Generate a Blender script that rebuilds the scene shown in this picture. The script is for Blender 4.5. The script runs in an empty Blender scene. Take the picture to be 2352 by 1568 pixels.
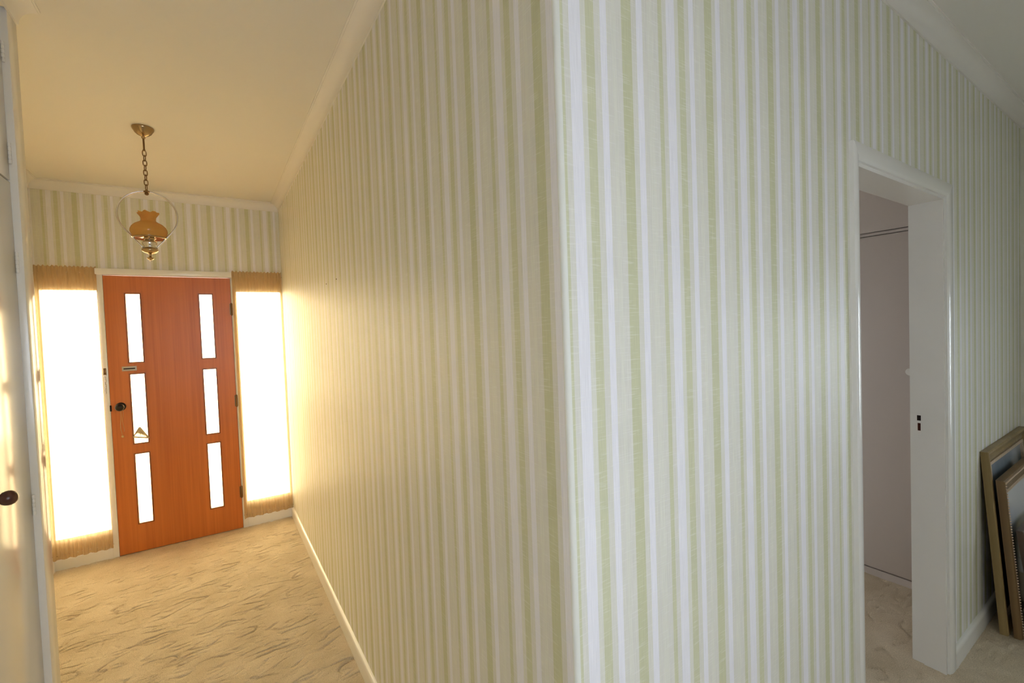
import bpy, bmesh, math, random
from math import sin, cos, pi, radians, sqrt
from mathutils import Vector, Matrix
import numpy as np

random.seed(7)
S = bpy.context.scene
COL = S.collection

# ------------------------------------------------------------------ camera
cam = bpy.data.cameras.new('camera')
cam.sensor_width = 36.0
cam.lens = 36.0 * 1045.5 / 2352.0
cam.clip_start = 0.02
camera = bpy.data.objects.new('camera', cam)
COL.objects.link(camera)
_yaw, _pit, _rol = radians(33.176), radians(-1.733), radians(-2.087)
_f = Vector((sin(_yaw) * cos(_pit), cos(_yaw) * cos(_pit), sin(_pit)))
_r = Vector((cos(_yaw), -sin(_yaw), 0))
_u = _r.cross(_f)
_r, _u = cos(_rol) * _r + sin(_rol) * _u, -sin(_rol) * _r + cos(_rol) * _u
_m = Matrix((_r, _u, -_f)).transposed().to_4x4()
_m.translation = Vector((-0.508, -0.606, 1.559))
camera.matrix_world = _m
S.camera = camera

# ------------------------------------------------------------------ sky, window portals, exposure
world = bpy.data.worlds.new('sky')
S.world = world
world.use_nodes = True
_bg = world.node_tree.nodes['Background']
_bg.inputs['Color'].default_value = (0.90, 0.95, 1.0, 1)
_bg.inputs['Strength'].default_value = 29.0
world.cycles.sampling_method = 'AUTOMATIC'

def portal(name, loc, direction, sx, sy):
    l = bpy.data.lights.new(name, 'AREA')
    l.shape = 'RECTANGLE'
    l.size, l.size_y = sx, sy
    l.cycles.is_portal = True
    o = bpy.data.objects.new(name, l)
    o.location = loc
    o.rotation_euler = Vector(direction).to_track_quat('-Z', 'Z').to_euler()
    COL.objects.link(o)

portal('sky_portal_entry', (-0.755, 3.90, 1.07), (0, -1, 0), 1.60, 1.90)
portal('sky_portal_back_offscreen', (-0.40, -2.06, 1.55), (0, 1, 0), 1.20, 1.40)
portal('sky_portal_bedroom_offscreen', (1.60, 3.90, 1.50), (0, -1, 0), 0.90, 1.10)
portal('sky_portal_end_offscreen', (3.66, -1.15, 1.20), (-1, 0, 0), 0.75, 1.10)

S.view_settings.view_transform = 'Standard'
S.view_settings.look = 'None'
S.view_settings.gamma = 1.0
S.view_settings.use_curve_mapping = False
S.view_settings.exposure = 0.06
S.cycles.max_bounces = 11
S.cycles.diffuse_bounces = 6
S.cycles.glossy_bounces = 5
S.cycles.transparent_max_bounces = 10
S.cycles.caustics_reflective = False
S.cycles.caustics_refractive = False

# ------------------------------------------------------------------ room dimensions (metres)
L = 3.739          # entry wall plane
HC = 2.675         # ceiling height
ZC = 2.613         # underside of the cornice
XL = -1.51         # foyer wall
XC = -1.004        # face of the cupboard post
YC = 1.55          # end of the cupboard block
XE = 3.5           # end wall
YB = -1.9          # back wall
TH = 0.11          # wall thickness

# ------------------------------------------------------------------ materials
def nt(name):
    m = bpy.data.materials.new(name)
    m.use_nodes = True
    t = m.node_tree
    return m, t, t.nodes, t.links, t.nodes['Principled BSDF']

def node(t, kind, **kw):
    n = t.nodes.new(kind)
    for k, v in kw.items():
        setattr(n, k, v)
    return n

def math_node(t, op, a, b=None):
    n = node(t, 'ShaderNodeMath', operation=op)
    for i, v in enumerate((a, b)):
        if v is None:
            continue
        if isinstance(v, (int, float)):
            n.inputs[i].default_value = v
        else:
            t.links.new(v, n.inputs[i])
    return n.outputs[0]

def paint(name, col, rough=0.4, spec=0.5, metal=0.0, bump=0.0, bscale=60.0, var=0.0):
    m, t, N, K, P = nt(name)
    P.inputs['Base Color'].default_value = (*col, 1)
    P.inputs['Roughness'].default_value = rough
    P.inputs['Specular IOR Level'].default_value = spec
    P.inputs['Metallic'].default_value = metal
    if bump or var:
        tc = node(t, 'ShaderNodeTexCoord')
        nz = node(t, 'ShaderNodeTexNoise')
        nz.inputs['Scale'].default_value = bscale
        nz.inputs['Detail'].default_value = 4
        K.new(tc.outputs['Object'], nz.inputs['Vector'])
        if bump:
            b = node(t, 'ShaderNodeBump')
            b.inputs['Strength'].default_value = bump
            b.inputs['Distance'].default_value = 0.002
            K.new(nz.outputs['Fac'], b.inputs['Height'])
            K.new(b.outputs['Normal'], P.inputs['Normal'])
        if var:
            r = node(t, 'ShaderNodeValToRGB')
            r.color_ramp.elements[0].position = 0.3
            r.color_ramp.elements[1].position = 0.7
            r.color_ramp.elements[0].color = (*[c * (1 - var) for c in col], 1)
            r.color_ramp.elements[1].color = (*[min(1, c * (1 + var)) for c in col], 1)
            K.new(nz.outputs['Fac'], r.inputs['Fac'])
            K.new(r.outputs['Color'], P.inputs['Base Color'])
    return m

GREEN = (0.605, 0.608, 0.400)
GREEN2 = (0.630, 0.633, 0.432)
NEUT = (0.735, 0.722, 0.645)
NEUT2 = (0.752, 0.745, 0.652)
WHITE = (0.845, 0.835, 0.865)
STRIPES = [(12, GREEN2), (13, NEUT), (26, WHITE), (13, NEUT2), (20, GREEN2), (15, NEUT), (17, WHITE),
           (13, NEUT), (10, NEUT2), (16, NEUT), (27, GREEN), (14, NEUT), (18, WHITE), (14, NEUT), (16, NEUT2), (17, NEUT)]
PERIOD = 0.261

def wallpaper(name, axis, sign, off):
    """vertical stripes of a woven look vinyl paper, repeat 261 mm"""
    m, t, N, K, P = nt(name)
    tc = node(t, 'ShaderNodeTexCoord')
    sp = node(t, 'ShaderNodeSeparateXYZ')
    K.new(tc.outputs['Object'], sp.inputs[0])
    c = sp.outputs[axis]
    u = math_node(t, 'FRACT', math_node(t, 'DIVIDE', math_node(t, 'ADD', math_node(t, 'MULTIPLY', c, float(sign)), off + 40 * PERIOD), PERIOD))
    r = node(t, 'ShaderNodeValToRGB')
    r.color_ramp.interpolation = 'CONSTANT'
    pos = 0
    els = r.color_ramp.elements
    els.remove(els[1])
    for i, (w, colr) in enumerate(STRIPES):
        e = els[0] if i == 0 else els.new(pos / 261.0)
        e.position = pos / 261.0
        e.color = (*colr, 1)
        pos += w
    K.new(u, r.inputs['Fac'])
    # horizontal slub threads
    cv = node(t, 'ShaderNodeCombineXYZ')
    K.new(math_node(t, 'MULTIPLY', c, 22.0), cv.inputs[0])
    K.new(math_node(t, 'MULTIPLY', sp.outputs[2], 420.0), cv.inputs[1])
    nz = node(t, 'ShaderNodeTexNoise', noise_dimensions='2D')
    nz.inputs['Scale'].default_value = 1.0
    nz.inputs['Detail'].default_value = 1.5
    K.new(cv.outputs[0], nz.inputs['Vector'])
    thr = node(t, 'ShaderNodeMapRange')
    thr.inputs['From Min'].default_value = 0.60
    thr.inputs['From Max'].default_value = 0.72
    K.new(nz.outputs['Fac'], thr.inputs['Value'])
    # fine upright threads
    cv2 = node(t, 'ShaderNodeCombineXYZ')
    K.new(math_node(t, 'MULTIPLY', c, 700.0), cv2.inputs[0])
    K.new(math_node(t, 'MULTIPLY', sp.outputs[2], 14.0), cv2.inputs[1])
    nz2 = node(t, 'ShaderNodeTexNoise', noise_dimensions='2D')
    nz2.inputs['Scale'].default_value = 1.0
    nz2.inputs['Detail'].default_value = 2
    K.new(cv2.outputs[0], nz2.inputs['Vector'])
    mr = node(t, 'ShaderNodeMapRange')
    mr.inputs['From Min'].default_value = 0.25
    mr.inputs['From Max'].default_value = 0.75
    mr.inputs['To Min'].default_value = 0.94
    mr.inputs['To Max'].default_value = 1.06
    K.new(nz2.outputs['Fac'], mr.inputs['Value'])
    mul = node(t, 'ShaderNodeVectorMath', operation='SCALE')
    K.new(r.outputs['Color'], mul.inputs[0])
    K.new(mr.outputs[0], mul.inputs['Scale'])
    mix = node(t, 'ShaderNodeMix', data_type='RGBA')
    K.new(math_node(t, 'MULTIPLY', thr.outputs[0], 0.28), mix.inputs['Factor'])
    K.new(mul.outputs[0], mix.inputs['A'])
    mix.inputs['B'].default_value = (0.90, 0.90, 0.86, 1)
    K.new(mix.outputs['Result'], P.inputs['Base Color'])
    P.inputs['Roughness'].default_value = 0.48
    P.inputs['Specular IOR Level'].default_value = 0.35
    b = node(t, 'ShaderNodeBump')
    b.inputs['Strength'].default_value = 0.10
    b.inputs['Distance'].default_value = 0.001
    K.new(thr.outputs[0], b.inputs['Height'])
    K.new(b.outputs['Normal'], P.inputs['Normal'])
    return m

def carpet_material():
    m, t, N, K, P = nt('sculpted_beige_carpet')
    tc = node(t, 'ShaderNodeTexCoord')
    n1 = node(t, 'ShaderNodeTexNoise')
    n1.inputs['Scale'].default_value = 6.0
    n1.inputs['Detail'].default_value = 5
    n2 = node(t, 'ShaderNodeTexNoise')
    n2.inputs['Scale'].default_value = 260.0
    n2.inputs['Detail'].default_value = 3
    for n in (n1, n2):
        K.new(tc.outputs['Object'], n.inputs['Vector'])
    r = node(t, 'ShaderNodeValToRGB')
    r.color_ramp.elements[0].position = 0.33
    r.color_ramp.elements[1].position = 0.68
    r.color_ramp.elements[0].color = (0.545, 0.455, 0.325, 1)
    r.color_ramp.elements[1].color = (0.645, 0.55, 0.41, 1)
    K.new(n1.outputs['Fac'], r.inputs['Fac'])
    mr = node(t, 'ShaderNodeMapRange')
    mr.inputs['From Min'].default_value = 0.3
    mr.inputs['From Max'].default_value = 0.7
    mr.inputs['To Min'].default_value = 0.80
    mr.inputs['To Max'].default_value = 1.15
    K.new(n2.outputs['Fac'], mr.inputs['Value'])
    sc = node(t, 'ShaderNodeVectorMath', operation='SCALE')
    K.new(r.outputs['Color'], sc.inputs[0])
    K.new(mr.outputs[0], sc.inputs['Scale'])
    K.new(sc.outputs[0], P.inputs['Base Color'])
    P.inputs['Roughness'].default_value = 0.95
    P.inputs['Specular IOR Level'].default_value = 0.1
    b = node(t, 'ShaderNodeBump')
    b.inputs['Strength'].default_value = 0.5
    b.inputs['Distance'].default_value = 0.004
    K.new(n2.outputs['Fac'], b.inputs['Height'])
    K.new(b.outputs['Normal'], P.inputs['Normal'])
    return m

def wood_material(name, dark, light, vertical=2, rough=0.35):
    m, t, N, K, P = nt(name)
    tc = node(t, 'ShaderNodeTexCoord')
    mp = node(t, 'ShaderNodeMapping')
    s = [55.0, 55.0, 55.0]
    s[vertical] = 1.1
    mp.inputs['Scale'].default_value = s
    K.new(tc.outputs['Object'], mp.inputs['Vector'])
    nz = node(t, 'ShaderNodeTexNoise')
    nz.inputs['Scale'].default_value = 1.0
    nz.inputs['Detail'].default_value = 5
    nz.inputs['Distortion'].default_value = 0.6
    K.new(mp.outputs[0], nz.inputs['Vector'])
    mp2 = node(t, 'ShaderNodeMapping')
    s2 = [9.0, 9.0, 9.0]
    s2[vertical] = 0.5
    mp2.inputs['Scale'].default_value = s2
    K.new(tc.outputs['Object'], mp2.inputs['Vector'])
    nb = node(t, 'ShaderNodeTexNoise')
    nb.inputs['Scale'].default_value = 1.0
    nb.inputs['Detail'].default_value = 2
    K.new(mp2.outputs[0], nb.inputs['Vector'])
    f = math_node(t, 'ADD', math_node(t, 'MULTIPLY', nz.outputs['Fac'], 0.5), math_node(t, 'MULTIPLY', nb.outputs['Fac'], 0.5))
    r = node(t, 'ShaderNodeValToRGB')
    r.color_ramp.elements[0].position = 0.36
    r.color_ramp.elements[1].position = 0.64
    r.color_ramp.elements[0].color = (*dark, 1)
    r.color_ramp.elements[1].color = (*light, 1)
    K.new(f, r.inputs['Fac'])
    K.new(r.outputs['Color'], P.inputs['Base Color'])
    P.inputs['Roughness'].default_value = rough
    return m

def glass_material(name, tint=(1, 1, 1), gloss=0.08, rough=0.02, ripple=0.0, trans=0.0):
    """thin pane: lets light straight through with a tint and a faint mirror reflection"""
    m, t, N, K, P = nt(name)
    N.remove(P)
    out = N['Material Output']
    tr = node(t, 'ShaderNodeBsdfTransparent')
    tr.inputs['Color'].default_value = (*tint, 1)
    gl = node(t, 'ShaderNodeBsdfGlossy')
    gl.inputs['Roughness'].default_value = rough
    fr = node(t, 'ShaderNodeFresnel')
    mx = node(t, 'ShaderNodeMixShader')
    K.new(math_node(t, 'ADD', math_node(t, 'MULTIPLY', fr.outputs[0], 0.6), gloss * 0.3), mx.inputs[0])
    base = tr.outputs[0]
    if trans:
        td = node(t, 'ShaderNodeBsdfTranslucent')
        td.inputs['Color'].default_value = (*tint, 1)
        m2 = node(t, 'ShaderNodeMixShader')
        m2.inputs[0].default_value = trans
        K.new(base, m2.inputs[1])
        K.new(td.outputs[0], m2.inputs[2])
        base = m2.outputs[0]
    K.new(base, mx.inputs[1])
    K.new(gl.outputs[0], mx.inputs[2])
    K.new(mx.outputs[0], out.inputs[0])
    if ripple:
        tc = node(t, 'ShaderNodeTexCoord')
        nz = node(t, 'ShaderNodeTexNoise')
        nz.inputs['Scale'].default_value = 90
        K.new(tc.outputs['Object'], nz.inputs['Vector'])
        b = node(t, 'ShaderNodeBump')
        b.inputs['Strength'].default_value = ripple
        b.inputs['Distance'].default_value = 0.004
        K.new(nz.outputs['Fac'], b.inputs['Height'])
        K.new(b.outputs['Normal'], gl.inputs['Normal'])
    return m

def sheer_material(name, through, tint, fabric):
    """gathered net fabric: part open weave, part translucent thread"""
    m, t, N, K, P = nt(name)
    N.remove(P)
    out = N['Material Output']
    tr = node(t, 'ShaderNodeBsdfTransparent')
    tr.inputs['Color'].default_value = (*tint, 1)
    td = node(t, 'ShaderNodeBsdfTranslucent')
    td.inputs['Color'].default_value = (*[a * b for a, b in zip(fabric, tint)], 1)
    df = node(t, 'ShaderNodeBsdfDiffuse')
    df.inputs['Color'].default_value = (*fabric, 1)
    m1 = node(t, 'ShaderNodeMixShader')
    m1.inputs[0].default_value = 0.5
    K.new(td.outputs[0], m1.inputs[1])
    K.new(df.outputs[0], m1.inputs[2])
    m2 = node(t, 'ShaderNodeMixShader')
    tc = node(t, 'ShaderNodeTexCoord')
    mp = node(t, 'ShaderNodeMapping')
    mp.inputs['Scale'].default_value = (260, 260, 18)
    K.new(tc.outputs['Object'], mp.inputs[0])
    nz = node(t, 'ShaderNodeTexNoise')
    nz.inputs['Scale'].default_value = 1.0
    K.new(mp.outputs[0], nz.inputs['Vector'])
    mr = node(t, 'ShaderNodeMapRange')
    mr.inputs['To Min'].default_value = 1 - through - 0.12
    mr.inputs['To Max'].default_value = 1 - through + 0.12
    K.new(nz.outputs['Fac'], mr.inputs['Value'])
    K.new(mr.outputs[0], m2.inputs[0])
    K.new(tr.outputs[0], m2.inputs[1])
    K.new(m1.outputs[0], m2.inputs[2])
    K.new(m2.outputs[0], out.inputs[0])
    return m

M = {}
M['paper_right'] = wallpaper('striped_wallpaper_corridor', 1, -1, 0.224)
M['paper_door'] = wallpaper('striped_wallpaper_doorway', 0, 1, -0.003)
M['paper_front'] = wallpaper('striped_wallpaper_entry', 0, 1, 0.145)
M['paper_left'] = wallpaper('striped_wallpaper_foyer', 1, 1, 0.10)
M['paper_bead'] = paint('wallpaper_fold_at_corner', (0.76, 0.765, 0.70), 0.45, 0.35)
M['plaster'] = paint('cream_ceiling_paint', (0.80, 0.775, 0.72), 0.7, 0.3, bump=0.05, bscale=120)
M['cornice'] = paint('cream_cornice_paint', (0.82, 0.795, 0.75), 0.55, 0.35)
M['white'] = paint('gloss_white_trim_paint', (0.82, 0.81, 0.78), 0.22, 0.5, bump=0.03, bscale=40)
M['cupboard'] = paint('gloss_cream_cupboard_paint', (0.80, 0.785, 0.74), 0.16, 0.5, bump=0.04, bscale=9)
M['bedroom'] = paint('bedroom_wall_paint', (0.62, 0.58, 0.54), 0.6, 0.3)
M['wardrobe'] = paint('wardrobe_paint', (0.66, 0.60, 0.57), 0.45, 0.4)
M['carpet'] = carpet_material()
M['door'] = wood_material('orange_veneer', (0.48, 0.125, 0.018), (0.62, 0.185, 0.030))
M['bead_wood'] = wood_material('dark_orange_wood', (0.20, 0.055, 0.012), (0.27, 0.08, 0.02))
M['bronze'] = paint('dark_bronze', (0.035, 0.03, 0.025), 0.3, 0.5, metal=0.7)
M['brown'] = paint('brown_bakelite', (0.085, 0.030, 0.022), 0.25, 0.5)
M['brass'] = paint('aged_brass', (0.46, 0.33, 0.19), 0.13, 0.5, metal=1.0)
M['darkbrass'] = paint('dark_brass', (0.22, 0.13, 0.06), 0.35, 0.5, metal=0.9)
M['steel'] = paint('satin_steel', (0.70, 0.68, 0.66), 0.25, 0.5, metal=1.0)
M['plate'] = paint('worn_metal_plate', (0.50, 0.46, 0.40), 0.5, 0.4, metal=0.4)
M['chrome'] = paint('chrome', (0.75, 0.75, 0.75), 0.12, 0.5, metal=1.0)
M['dark'] = paint('dark_recess', (0.02, 0.012, 0.010), 0.7, 0.2)
M['rust'] = paint('bare_timber_mortice', (0.075, 0.018, 0.012), 0.8, 0.2)
M['pane'] = glass_material('clear_glass', (0.97, 0.98, 0.97))
M['amberpane'] = glass_material('rippled_amber_glass', (1.0, 0.86, 0.62), rough=0.1, ripple=0.4, trans=0.3)
M['sheer'] = sheer_material('cream_sheer_curtain', 0.42, (1.0, 0.78, 0.44), (0.64, 0.53, 0.39))
M['end_net'] = sheer_material('end_window_net_curtain', 0.42, (0.92, 0.96, 1.0), (0.42, 0.45, 0.50))
M['thin_net'] = sheer_material('added_thin_net_curtain', 0.72, (1.0, 0.97, 0.98), (0.8, 0.8, 0.8))  # net of the added bedroom window
M['net'] = sheer_material('added_white_net_curtain', 0.23, (0.92, 0.93, 1.0), (0.47, 0.48, 0.54))  # net of the added hall window, thinned to pass more light
M['cord'] = paint('pale_cord', (0.55, 0.38, 0.18), 0.8, 0.2)
M['straw'] = paint('straw', (0.62, 0.50, 0.30), 0.8, 0.2, var=0.3, bscale=200)
M['goldframe'] = wood_material('olive_gold_frame', (0.20, 0.135, 0.050), (0.31, 0.215, 0.090), 2, 0.4)
M['brownframe'] = wood_material('antique_brown_frame', (0.120, 0.070, 0.028), (0.21, 0.125, 0.050), 2, 0.4)
M['giltedge'] = paint('gilt_edge', (0.62, 0.40, 0.22), 0.3, 0.5, metal=0.5)
M['palegilt'] = paint('pale_gilt_slip', (0.55, 0.42, 0.30), 0.4, 0.5, metal=0.3, var=0.2, bscale=120)
M['walnut'] = wood_material('walnut_frame', (0.060, 0.036, 0.024), (0.12, 0.075, 0.05), 2, 0.4)
M['backing'] = paint('brown_backing_board', (0.20, 0.14, 0.09), 0.8, 0.2)
M['mat_white'] = paint('white_mount_card', (0.80, 0.78, 0.76), 0.25, 0.5)
M['concrete'] = paint('porch_concrete', (0.42, 0.40, 0.37), 0.8, 0.2, var=0.15, bscale=5)

def picture_material(name, cols, axis=2, scale=3.0, lo=0.0, hi=1.0):
    """loosely painted colour bands behind glossy glass"""
    m, t, N, K, P = nt(name)
    tc = node(t, 'ShaderNodeTexCoord')
    sp = node(t, 'ShaderNodeSeparateXYZ')
    K.new(tc.outputs['Object'], sp.inputs[0])
    nz = node(t, 'ShaderNodeTexNoise')
    nz.inputs['Scale'].default_value = scale
    nz.inputs['Detail'].default_value = 4
    K.new(tc.outputs['Object'], nz.inputs['Vector'])
    mr = node(t, 'ShaderNodeMapRange')
    mr.inputs['From Min'].default_value = lo
    mr.inputs['From Max'].default_value = hi
    K.new(math_node(t, 'ADD', sp.outputs[axis], math_node(t, 'MULTIPLY', math_node(t, 'SUBTRACT', nz.outputs['Fac'], 0.5), 0.25 * (hi - lo))), mr.inputs['Value'])
    r = node(t, 'ShaderNodeValToRGB')
    els = r.color_ramp.elements
    els.remove(els[1])
    for i, (p, c) in enumerate(cols):
        e = els[0] if i == 0 else els.new(p)
        e.position = p
        e.color = (*c, 1)
    K.new(mr.outputs[0], r.inputs['Fac'])
    K.new(r.outputs['Color'], P.inputs['Base Color'])
    P.inputs['Roughness'].default_value = 0.12
    P.inputs['Specular IOR Level'].default_value = 0.6
    return m

def amber_shade_material():
    m, t, N, K, P = nt('amber_glass_shade')
    P.inputs['Base Color'].default_value = (0.78, 0.50, 0.14, 1)
    P.inputs['Roughness'].default_value = 0.12
    out = N['Material Output']
    td = node(t, 'ShaderNodeBsdfTranslucent')
    td.inputs['Color'].default_value = (0.97, 0.66, 0.22, 1)
    mx = node(t, 'ShaderNodeMixShader')
    mx.inputs[0].default_value = 0.5
    K.new(P.outputs[0], mx.inputs[1])
    K.new(td.outputs[0], mx.inputs[2])
    K.new(mx.outputs[0], out.inputs[0])
    return m
M['amber'] = amber_shade_material()

# ------------------------------------------------------------------ mesh helpers
def finish(name, bm, mats, parent=None, smooth=False):
    bmesh.ops.remove_doubles(bm, verts=bm.verts, dist=1e-6)
    bmesh.ops.recalc_face_normals(bm, faces=bm.faces)
    me = bpy.data.meshes.new(name)
    bm.to_mesh(me)
    bm.free()
    for m in (mats if isinstance(mats, (list, tuple)) else [mats]):
        me.materials.append(m)
    o = bpy.data.objects.new(name, me)
    COL.objects.link(o)
    if parent is not None:
        o.parent = parent
    if smooth:
        for p in me.polygons:
            p.use_smooth = True
        if smooth is not True:
            me.set_sharp_from_angle(angle=radians(smooth))
    return o

def box(bm, x0, x1, y0, y1, z0, z1, bevel=0.0, seg=2):
    vs = [bm.verts.new((x, y, z)) for z in (z0, z1) for y in (y0, y1) for x in (x0, x1)]
    q = [(0, 2, 3, 1), (4, 5, 7, 6), (0, 1, 5, 4), (2, 6, 7, 3), (0, 4, 6, 2), (1, 3, 7, 5)]
    fs = [bm.faces.new([vs[i] for i in f]) for f in q]
    if bevel:
        es = list({e for f in fs for e in f.edges})
        bmesh.ops.bevel(bm, geom=es, offset=bevel, segments=seg, affect='EDGES', profile=0.5)
    return bm

def boxobj(name, dims, mat, parent=None, bevel=0.0):
    bm = bmesh.new()
    box(bm, *dims, bevel=bevel)
    return finish(name, bm, mat, parent, smooth=40 if bevel else False)

def slab(bm, axis, u0, u1, z0, z1, t0, t1, holes=()):
    """upright slab with rectangular holes; axis 'x': spans x, thick in y; 'y': spans y, thick in x"""
    us = sorted({u0, u1, *[h[0] for h in holes], *[h[1] for h in holes]})
    zs = sorted({z0, z1, *[h[2] for h in holes], *[h[3] for h in holes]})
    P = (lambda u, t, z: (u, t, z)) if axis == 'x' else (lambda u, t, z: (t, u, z))
    def solid(i, j):
        if not (0 <= i < len(us) - 1 and 0 <= j < len(zs) - 1):
            return False
        uc, zc = (us[i] + us[i + 1]) / 2, (zs[j] + zs[j + 1]) / 2
        return not any(h[0] < uc < h[1] and h[2] < zc < h[3] for h in holes)
    V = {}
    def v(u, t, z):
        k = (round(u, 6), round(t, 6), round(z, 6))
        if k not in V:
            V[k] = bm.verts.new(P(u, t, z))
        return V[k]
    for i in range(len(us) - 1):
        for j in range(len(zs) - 1):
            if not solid(i, j):
                continue
            a, b, c, d = us[i], us[i + 1], zs[j], zs[j + 1]
            for t in (t0, t1):
                bm.faces.new([v(a, t, c), v(b, t, c), v(b, t, d), v(a, t, d)])
            for di, dj, e in ((-1, 0, ((a, c), (a, d))), (1, 0, ((b, c), (b, d))), (0, -1, ((a, c), (b, c))), (0, 1, ((a, d), (b, d)))):
                if not solid(i + di, j + dj):
                    (p, q), (r, s) = e
                    bm.faces.new([v(p, t0, q), v(r, t0, s), v(r, t1, s), v(p, t1, q)])
    return bm

def lathe(bm, prof, n=32, center=(0, 0, 0), axis='z', ruffle=None):
    """prof: list of (radius, height)"""
    rings = []
    cx, cy, cz = center
    for k, (r, h) in enumerate(prof):
        ring = []
        for i in range(n):
            a = 2 * pi * i / n
            rr, hh = (r, h) if ruffle is None else ruffle(k, a, r, h)
            x, y, z = rr * cos(a), rr * sin(a), hh
            if axis == 'x':
                x, y, z = z, x, y
            elif axis == 'y':
                x, y, z = y, -z, x
            ring.append(bm.verts.new((cx + x, cy + y, cz + z)))
        rings.append(ring)
    for a, b in zip(rings, rings[1:]):
        for i in range(n):
            j = (i + 1) % n
            bm.faces.new([a[i], a[j], b[j], b[i]])
    for ring, r in ((rings[0], prof[0][0]), (rings[-1], prof[-1][0])):
        if r > 1e-5:
            try:
                bm.faces.new(ring)
            except ValueError:
                pass
    return bm

def tube(bm, pts, r, n=8, closed=False):
    pts = [Vector(p) for p in pts]
    N_ = len(pts)
    rings = []
    up = Vector((0, 0, 1))
    for i, p in enumerate(pts):
        a = pts[(i - 1) % N_] if (closed or i > 0) else pts[i]
        b = pts[(i + 1) % N_] if (closed or i < N_ - 1) else pts[i]
        d = (b - a).normalized()
        s = d.cross(up)
        if s.length < 1e-3:
            s = d.cross(Vector((1, 0, 0)))
        s.normalize()
        w = s.cross(d)
        rings.append([bm.verts.new(p + r * (cos(2 * pi * k / n) * s + sin(2 * pi * k / n) * w)) for k in range(n)])
    rng = range(N_) if closed else range(N_ - 1)
    for i in rng:
        A, B = rings[i], rings[(i + 1) % N_]
        # align rings to avoid twist
        off = min(range(n), key=lambda o: (A[0].co - B[o].co).length)
        for k in range(n):
            bm.faces.new([A[k], A[(k + 1) % n], B[(k + 1 + off) % n], B[(k + off) % n]])
    if not closed:
        bm.faces.new(rings[0])
        bm.faces.new(rings[-1])
    return bm

def sweep_run(path, prof):
    """mitred run along a 2D path with the room on its left; prof: (out from wall, z). Yields one bmesh per segment"""
    n = len(path)
    nrm = []
    for a, b in zip(path, path[1:]):
        d = Vector((b[0] - a[0], b[1] - a[1])).normalized()
        nrm.append(Vector((-d.y, d.x)))
    def corner(i, out):
        p = Vector(path[i])
        if i == 0:
            return p + nrm[0] * out
        if i == n - 1:
            return p + nrm[-1] * out
        m = nrm[i - 1] + nrm[i]
        return p + m * (out / (1 + nrm[i - 1].dot(nrm[i])))
    for i in range(n - 1):
        bm = bmesh.new()
        A = [bm.verts.new((*corner(i, o), z)) for o, z in prof]
        B = [bm.verts.new((*corner(i + 1, o), z)) for o, z in prof]
        k = len(prof)
        for j in range(k):
            bm.faces.new([A[j], A[(j + 1) % k], B[(j + 1) % k], B[j]])
        bm.faces.new(A)
        bm.faces.new(list(reversed(B)))
        yield bm

def tag(o, label, cat, group=None, kind=None):
    o['label'] = label
    o['category'] = cat
    if group:
        o['group'] = group
    if kind:
        o['kind'] = kind
    return o

def thing(name, label, cat, loc=(0, 0, 0), rot=(0, 0, 0), group=None, kind=None):
    o = bpy.data.objects.new(name, None)
    o.empty_display_size = 0.1
    COL.objects.link(o)
    o.location = loc
    o.rotation_euler = rot
    return tag(o, label, cat, group, kind)

def copy_part(o, parent, loc=None, rot=None):
    c = o.copy()
    COL.objects.link(c)
    c.parent = parent
    if loc is not None:
        c.location = loc
    if rot is not None:
        c.rotation_euler = rot
    return c

def two_sided(o, axis, value, tol=1e-4):
    """second material everywhere except on the papered plane"""
    for p in o.data.polygons:
        p.material_index = 0 if all(abs(o.data.vertices[v].co[axis] - value) < tol for v in p.vertices) else 1

# ------------------------------------------------------------------ floor: sculpted carpet
def lattice(seed):
    rng = np.random.RandomState(seed)
    return rng.rand(256, 256) * 2 * np.pi

def perlin(x, y, g):
    xi, yi = np.floor(x).astype(int), np.floor(y).astype(int)
    xf, yf = x - xi, y - yi
    def gr(ix, iy, dx, dy):
        a = g[ix % 256, iy % 256]
        return np.cos(a) * dx + np.sin(a) * dy
    u, v = xf ** 3 * (xf * (xf * 6 - 15) + 10), yf ** 3 * (yf * (yf * 6 - 15) + 10)
    n00, n10 = gr(xi, yi, xf, yf), gr(xi + 1, yi, xf - 1, yf)
    n01, n11 = gr(xi, yi + 1, xf, yf - 1), gr(xi + 1, yi + 1, xf - 1, yf - 1)
    return (n00 * (1 - u) + n10 * u) * (1 - v) + (n01 * (1 - u) + n11 * u) * v

G1, G2, G3, G4 = lattice(1), lattice(2), lattice(3), lattice(4)

def pile(x, y):
    a = radians(3)
    s, t = x * cos(a) + y * sin(a), -x * sin(a) + y * cos(a)
    wx = s + 0.022 * perlin(x * 9, y * 9, G2)
    wy = t + 0.024 * perlin(x * 8 + 9, y * 8 + 5, G3) + 0.010 * perlin(x * 22, y * 22, G4)
    def lines(fx, fy, w, ox, g, gate_f, bias):
        n = perlin(wx * fx + ox, wy * fy + ox, g)
        gate = np.clip(bias + 2.2 * perlin(x * gate_f + ox, y * gate_f, G4), 0, 1)
        return np.exp(-(n / w) ** 2) * gate
    g1 = lines(5.5, 17.0, 0.050, 0.0, G1, 9.0, 0.36)
    g2 = lines(8.0, 27.0, 0.075, 31.0, G2, 12.0, 0.22)
    soft = 0.0014 * perlin(wx * 14, wy * 34, G4) + 0.0013 * perlin(x * 48, y * 48, G1) + 0.0012 * perlin(x * 95, y * 95, G3)
    return -0.0090 * g1 - 0.0046 * g2 + soft

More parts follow.
